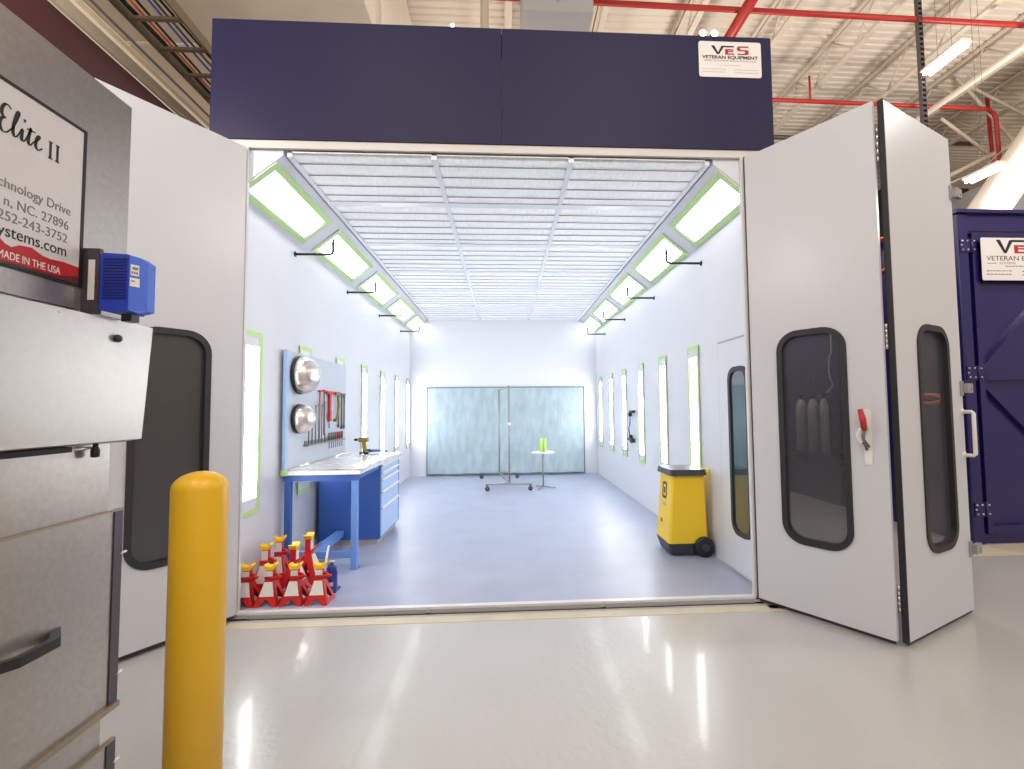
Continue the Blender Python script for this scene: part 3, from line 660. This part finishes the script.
# drill on bench
t=thing('cordless_drill','gold and black cordless drill standing on the workbench top','drill',(-1.77,5.98,.939),.2)
MB().box((-.055,-.035,0),(.055,.035,.028)).build('battery',M['blackp'],t)
MB().prism([(-.02,-.02,.029),(.03,-.02,.029),(.02,-.02,.15),(-.025,-.02,.15)],(0,.04,0)).build('handle',M['brass'],t)
MB().lathe([(0,-.075),(.028,-.07),(.032,.03),(.022,.05),(0,.05)],(0,0,.178),'X',14).build('motor_housing',M['brass'],t)
MB().lathe([(0,-.125),(.012,-.12),(.018,-.08),(0,-.0755)],(0,0,.178),'X',12).build('chuck',M['blackp'],t)
t=thing('power_ratchet','black and blue hand tool lying on the far end of the workbench top','hand tool',(-1.72,6.14,.941),0)
MB().tube([(-.10,0,.022),(-.02,0,.022)],[.025,.022],10).build('grip',M['blackp'],t)
MB().tube([(-.018,0,.022),(.12,0,.022)],[.02,.012],10).build('body',M['bluec'],t)
MB().tube([(.121,0,.018),(.20,0,.015)],[.010,.008],8).build('tip',M['tool'],t)
# ------------------------------------------------------------------ yellow bin cart
t=thing('wheeled_bin','yellow wheeled bin with charcoal lid beside the right booth wall','bin',(1.625,4.62,0))
def taper(x0,x1,y0,y1,z0,X0,X1,Y0,Y1,z1,c=.02):
    def lp(a,b,cc,d,z): return [(a+c,cc,z),(b-c,cc,z),(b,cc+c,z),(b,d-c,z),(b-c,d,z),(a+c,d,z),(a,d-c,z),(a,cc+c,z)]
    return [lp(x0,x1,y0,y1,z0),lp(X0,X1,Y0,Y1,z1)]
MB().loft(taper(.0,.40,0,.40,.13,.05,.385,.015,.385,.80),False).build('body',M['ybin'],t)
MB().loft(taper(.03,.36,.03,.37,.012,-.006,.33,-.006,.406,.129),False).build('base',M['bin_k'],t)
MB().loft(taper(.02,.40,-.012,.41,.801,.03,.39,0,.40,.86),False).build('lid',M['bin_k'],t)
MB().tube([(.385,.06,.80),(.44,.06,.83),(.45,.08,.84),(.45,.32,.84),(.44,.34,.83),(.385,.34,.80)],.014,10).build('push_handle',M['ybin'],t)
MB().prism([(.22,-.004,.135),(.24,-.004,.19),(.29,-.004,.225),(.35,-.004,.225),(.39,-.004,.20),(.40,-.004,.135)],(0,.02,0)).build('wheel_arch',M['ybin'],t)
for y in (-.045,.40):
    w=MB().lathe([(0,0),(.085,0),(.10,.01),(.10,.035),(.085,.045),(0,.045)],(.345,y,.10),'Y',28).build('wheel',M['blackp'],t)
    MB().lathe([(0,-.006 if y<0 else .052),(.03,-.004 if y<0 else .050),(.04,-.001 if y<0 else .0455),(0,-.0005 if y<0 else .0455)],(.345,y,.10),'Y',16).build('hub_cap',M['bin_k'],w)
# logo on -x face
def fx(y,z): k=(z-.13)/.67; return (0+.05*k-.001,y,z)
def lpf(y0,y1,z0,z1,r): return [fx(p[0],p[2]) for p in rrect(y0,y1,z0,z1,r)]
MB().ring(lpf(.17,.25,.57,.69,.02),lpf(.145,.275,.545,.715,.035),(-.0015,0,0)).prism([fx(.19,.60),fx(.23,.60),fx(.23,.66),fx(.19,.66)],(-.0015,0,0)).build('round_logo',M['ink'],t)
MB().prism([fx(.16,.47),fx(.26,.47),fx(.26,.51),fx(.16,.51)],(-.0015,0,0)).build('small_label',M['inkl'],t)
MB().prism([fx(.23,.29),fx(.29,.29),fx(.29,.33),fx(.23,.33)],(-.0015,0,0)).build('red_sticker',M['red'],t)
# ------------------------------------------------------------------ rolling frame
t=thing('rolling_rack','tall grey rolling H-frame rack in front of the exhaust filter','rack',(0,8.5,0))
for y,x0,x1,xu in ((0,-.36,.48,.07),(1.5,-.54,.28,-.13)):
    MB().tube([(x0,y,.125),(x1,y,.125)],.020,10).build('foot_bar',M['rack'],t)
    MB().tube([(xu,y,.146),(xu,y,1.87)],.017,10).build('upright',M['rack'],t)
    for x in (x0+.03,x1-.03):
        c=MB().lathe([(0,-.014),(.035,-.014),(.042,-.008),(.042,.008),(.035,.014),(0,.014)],(x,y,.042),'Y',16).build('caster',M['black'],t)
        MB().box((x-.018,y-.022,.03),(x+.018,y-.016,.10)).box((x-.018,y+.016,.03),(x+.018,y+.022,.10)).box((x-.02,y-.022,.09),(x+.02,y+.022,.104)).build('caster_fork',M['tool'],c)
MB().tube([(.07,.025,.13),(-.13,1.475,.13)],.026,10).build('base_beam',M['rack'],t)
MB().tube([(.07,-.03,1.885),(-.13,1.53,1.885)],.017,10).build('top_bar',M['rack'],t)
MB().lathe([(.019,0),(.026,0),(.026,.05),(.019,.05)],(.07,0,1.18),'Z',12,caps=False).build('collar',M['sign'],t)
t=thing('pedestal_stand','thin pedestal stand with small white top beside the rolling rack','stand',(.70,8.72,0))
MB().lathe([(0,.655),(.22,.655),(.22,.672),(0,.672)],n=28).build('top_plate',M['sign'],t)
MB().tube([(0,0,.03),(0,0,.654)],.016,10).build('pole',M['rack'],t)
for a in (0,2.1,4.2): MB().tube([(.02*math.cos(a),.02*math.sin(a),.03),(.23*math.cos(a),.23*math.sin(a),.012)],.011,8).build('foot',M['rack'],t)
for x,y,h,lb in ((-.035,0,.24,'taller lime green cup on the pedestal stand, left one'),(.03,.02,.25,'lime green cup on the pedestal stand, right one')):
    tag(MB().lathe([(0,0),(.034,0),(.028,h),(.024,h),(.022,.01),(0,.01)],n=16).build('green_cup',M['green'],None,(.70+x*1.05,8.72+y,.6725)),lb,'cup','lime green cups on the stand')
# ------------------------------------------------------------------ overhead: joists, pipes, ducts, trays
def joist(x,z0=7.85,z1=8.48,y0=2.,y1=17.6,lab='cream open-web roof joist'):
    t=thing('roof_joist',lab,'joist',(x,y0,z0),0,'cream roof joists under the deck')
    MB().box((-.05,0,0),(.05,y1-y0,.05)).build('bottom_chord',M['joist'],t)
    m=MB(); m.box((-.07,0,z1-z0-.05),(-.012,y1-y0,z1-z0)); m.box((.012,0,z1-z0-.05),(.07,y1-y0,z1-z0)); m.build('top_chord',M['joist'],t)
    m=MB(); k=0; y=.2
    while y<y1-y0-.7:
        a=(0,y,.04) if k%2==0 else (0,y,z1-z0-.04); b=(0,y+.55,z1-z0-.04) if k%2==0 else (0,y+.55,.04)
        m.tube([a,b],.016,6); y+=.55; k+=1
    m.build('web',M['joist'],t)
nm=['farthest left','second from left','third from left','fourth from left','fifth from left','sixth from left','seventh from left','rightmost']
for k in range(8): joist(.1+1.55*k,lab='cream open-web roof joist, %s of those above the booth'%nm[k])
def pipe(name,label,pts,r,m,cat='pipe',grp=None): return tag(MB().tube(pts,r,10).build(name,m),label,cat,grp)
pipe('sprinkler_pipe','red sprinkler pipe crossing the ceiling above the right door leaves',[(-1.4,6.5,7.5),(15,6.75,7.5)],.04,M['sred'])
pipe('sprinkler_pipe','red sprinkler pipe farther back, bending down at the right end',[(2,8.5,7.5),(9.85,8.66,7.5),(10.0,8.67,7.42),(10.05,8.67,7.3),(10.1,8.67,5.2)],.038,M['sred'])
pipe('sprinkler_main','thick red sprinkler main running toward the back beside the sign',[(3.6,2.5,7.36),(3.6,14,7.36)],.085,M['sred'])
pipe('sprinkler_pipe','short red vertical pipe beside the bent one at the right',[(10.6,9.3,8.2),(10.7,9.3,5.0)],.035,M['sred'])
pipe('hanger_rod','thin red hanger stub on the rear sprinkler pipe',[(6.05,8.56,7.53),(6.05,8.56,8.0)],.02,M['sred'])
pipe('conduit','thin dark conduit crossing under the deck behind the red pipes',[(2,10.6,8.05),(12,10.8,8.05)],.05,M['dgrey'],'conduit')
# slotted grey column
t=thing('strut_column','grey slotted steel strut column rising behind the right door','column',(6.47,6.6,FZ))
m=MB(); m.box((-.035,-.03,0),(-.028,.03,8.5)); m.box((.028,-.03,0),(.035,.03,8.5)); m.box((-.028,.024,0),(.028,.03,8.5)); m.build('channel',M['dgrey'],t)
m=MB()
for k in range(60): m.box((-.0275,-.028,3.6+k*.082),(.0275,-.012,3.6+k*.082+.04))
m.build('strut_rungs',M['dgrey'],t)
def strip(loc,ang,L,label):
    t=thing('strip_light',label,'light',loc,ang,'strip lights under the roof')
    MB().prism([(-.10,-L/2,.0),(.10,-L/2,0),(.07,-L/2,.05),(-.07,-L/2,.05)],(0,L,0)).build('reflector',M['duct'],t)
    for x in (-.05,.05): MB().tube([(x,-L/2+.02,-.035),(x,L/2-.02,-.035)],.024,8).build('lamp_tube',M['tube'],t)
    for y in (-L/2+.2,L/2-.2): MB().tube([(0,y,.07),(0,y,8.45-loc[2])],.0025,6).build('hanger_wire',M['dgrey'],t)
strip((6.45,6.2,6.55),0,.62,'bright twin-tube strip light at the upper right between red pipes')
strip((7.28,6.5,5.0),0,.5,'bright strip light just above the navy enclosure')
strip((1.5,.3,6.6),0,2.4,'strip light above the shop floor, right of the camera')
strip((-1.6,.3,6.6),0,2.4,'strip light above the shop floor, left of the camera')
# spotlights on top of the header
for i,(x,lb) in enumerate(((1.675,'small bright spotlight above the sign, left one'),(1.775,'small bright spotlight above the sign, right one'),(-.41,'small bright spotlight on the header near its middle seam'))):
    t=thing('spotlight',lb,'light',(x,3.69,4.575),0,'spotlights on the header top')
    MB().box((-.012,-.012,0),(.012,.012,.02)).build('stem',M['dgrey'],t)
    s=.030 if i<2 else .017
    MB().lathe([(0,.03),(s*.8,.03),(s,-.028),(0,-.028)],(0,0,.02+s),'Y',16).build('housing',M['dgrey'],t)
    MB().lathe([(0,-.034),(s*.95,-.031),(s*.95,-.0285),(0,-.0285)],(0,0,.02+s),'Y',16).build('lens',M['tube'],t)
# left side overhead
t=thing('duct','large cream rectangular duct running back above the left of the booth','duct',(-4.58,2.0,6.0))
MB().cbox((0,0,0),(3.05,12,2.0),.03).build('duct_body',M['cream'],t)
for k in range(5): MB().box((-.0,1.5+2.2*k,-.02),(3.07,1.54+2.2*k,2.02)).build('duct_flange',M['duct'],t)
t=thing('duct','grey rectangular duct with folded corner above the header seam','duct',(.25,5.6,6.5))
MB().box((0,0,0),(.9,.8,1.9)).build('duct_body',M['pale'],t)
MB().prism([(.10,-.012,1.9),(.8,-.012,1.9),(.45,-.012,.1)],(0,.011,0)).build('folded_gusset',M['rack'],t)
t=thing('vertical_post','cream steel post above the header, left of the grey duct','post',(-.25,6.2,4.6))
MB().box((-.06,-.05,0),(-.05,.05,3.9)).box((.05,-.05,0),(.06,.05,3.9)).box((-.05,-.005,0),(.05,.005,3.9)).build('web_plate',M['joist'],t)
# cable tray
t=thing('cable_tray','brown-grey ladder cable tray carrying cables at the upper left','cable tray',(-3.36,1.5,5.0))
for x in (0,.47): MB().box((x,0,0),(x+.02,8,.10)).build('side_rail',M['traym'],t)
for k in range(22): MB().box((.021,.15+k*.36,.01),(.469,.19+k*.36,.035)).build('rung',M['traym'],t)
cc=[('blackcable','black'),('orange','orange'),('blackcable','black'),('bluec','blue'),('dgrey','grey'),('blackcable','black')]
for k,(m_,nn_) in enumerate(cc):
    x=-3.29+.055*k+(.06 if k>2 else 0)
    pts=[(x+.012*math.sin(i*1.3+k),1.5+i*.5,5.058+.003*math.sin(i+k)) for i in range(17)]
    pipe('cable','%s cable in the tray, %s from the left'%(nn_,rown[k]),pts,.011 if k!=0 else .02,M[m_],'cable','cables in the tray')
t=thing('beige_channel','beige steel channel running along the top of the burgundy panel','channel',(-3.45,0.5,4.635))
MB().box((0,0,0),(.03,11,.07)).box((.031,0,.03),(.13,11,.07)).box((.131,0,0),(.15,11,.07)).box((.151,0,.04),(.2,11,.05)).build('channel_rail',M['beige'],t)
pipe('conduit','thin dark conduit lying beside the beige channel',[(-3.22,.5,4.72),(-3.22,11,4.72)],.012,M['dgrey'],'conduit')
pipe('bent_conduit','thin grey conduit loop beside the left edge of the header',[(-2.75,4.6,4.1),(-2.75,4.6,4.42),(-2.70,4.7,4.55),(-2.58,4.8,4.62),(-2.45,4.9,4.6)],.014,M['pale'],'conduit')
t=thing('burgundy_enclosure','dark burgundy panelled enclosure rising behind the left door','enclosure',(-4.55,.2,FZ))
MB().box((0,0,3.5),(1.1,3.4,4.66)).build('panel_body',M['burg'],t)
MB().box((0,3.401,3.5),(1.1,10,4.66)).build('panel_body',M['burg'],t)
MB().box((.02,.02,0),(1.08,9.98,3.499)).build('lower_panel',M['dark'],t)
# right background
t=thing('round_duct','white slanted round duct above the navy enclosure','duct',(0,0,0))
MB().tube([(8.2,7.6,4.45),(8.62,7.6,5.0),(10.42,7.6,7.35),(11.1,7.6,8.3)],.29,24).build('duct_body',M['duct'],t)
t=thing('brace_truss','cream diagonal bracing truss at the upper right','truss',(0,0,0))
MB().tube([(8.9,9,6.05),(12.2,9,7.7)],.045,6).build('chord',M['joist'],t)
for a,b_ in (((9.6,9,8.4),(10.8,9,7.05)),((9.9,9,8.2),(11.8,9,7.3)),((9.2,9,7.5),(10.3,9,6.7))): MB().tube([a,b_],.034,6).build('diagonal',M['joist'],t)
t=thing('square_duct','pale grey square duct at the right edge above the navy enclosure','duct',(10.9,9.6,4.2))
MB().cbox((0,0,0),(2.2,1.0,2.3),.02).build('duct_body',M['pale'],t)
t=thing('dark_ductwork','dark grey ductwork and steel behind the bracing truss','ductwork',(9.3,11,4.9))
MB().box((0,0,0),(4,1.2,1.3)).box((.5,.2,1.3),(2.8,.8,2.2)).box((1.2,.3,2.2),(1.5,.6,3.4)).build('duct_body',M['dark'],t)
pipe('cable','thin white cable sagging across the upper right',[(8.9,8.6,5.9),(9.6,8.6,6.2),(10.4,8.6,6.9)],.012,M['duct'],'cable')
pipe('steel_beam','cream roof beam crossing beneath the joists on the right',[(8.3,3,7.2),(8.3,17,7.2)],.055,M['joist'],'beam')
# ------------------------------------------------------------------ light + world
def area(name,loc,sx,sy,power,col,rot=(0,0,0)):
    l=bpy.data.lights.new(name,'AREA'); l.shape='RECTANGLE'; l.size=sx; l.size_y=sy; l.energy=power; l.color=col
    o=bpy.data.objects.new(name,l); C.objects.link(o); o.location=loc; o.rotation_euler=rot; return o
def lamp(loc,power,col,r=.25):  # point lamp without a fixture, added to fill the shop with light
    l=bpy.data.lights.new('shop_fill_lamp','POINT'); l.shadow_soft_size=r if power>100 else .12; l.energy=power; l.color=col
    o=bpy.data.objects.new('shop_fill_lamp',l); C.objects.link(o); o.location=loc
WC=(1,.965,.93)
for loc,pw in (((-2.85,2.25,3.9),95),((-1.6,-.5,5.6),165),((1.6,-.5,5.6),190),((6.5,2.5,5.6),290),((9,6.2,5.2),330),((3.6,8.,5.0),260),((-.8,8.5,5.0),150),((0,-5,6),200),((7.5,-3,6),180)): lamp(loc,pw,WC)  # unseen added fills; the first brightens the duct at the upper left
w=bpy.data.worlds.new('world'); bpy.context.scene.world=w; w.use_nodes=True
w.node_tree.nodes['Background'].inputs[0].default_value=(1,.97,.95,1); w.node_tree.nodes['Background'].inputs[1].default_value=.7
vs=bpy.context.scene.view_settings; vs.view_transform='Standard'; vs.look='None'; vs.exposure=0; vs.gamma=1; vs.use_curve_mapping=False
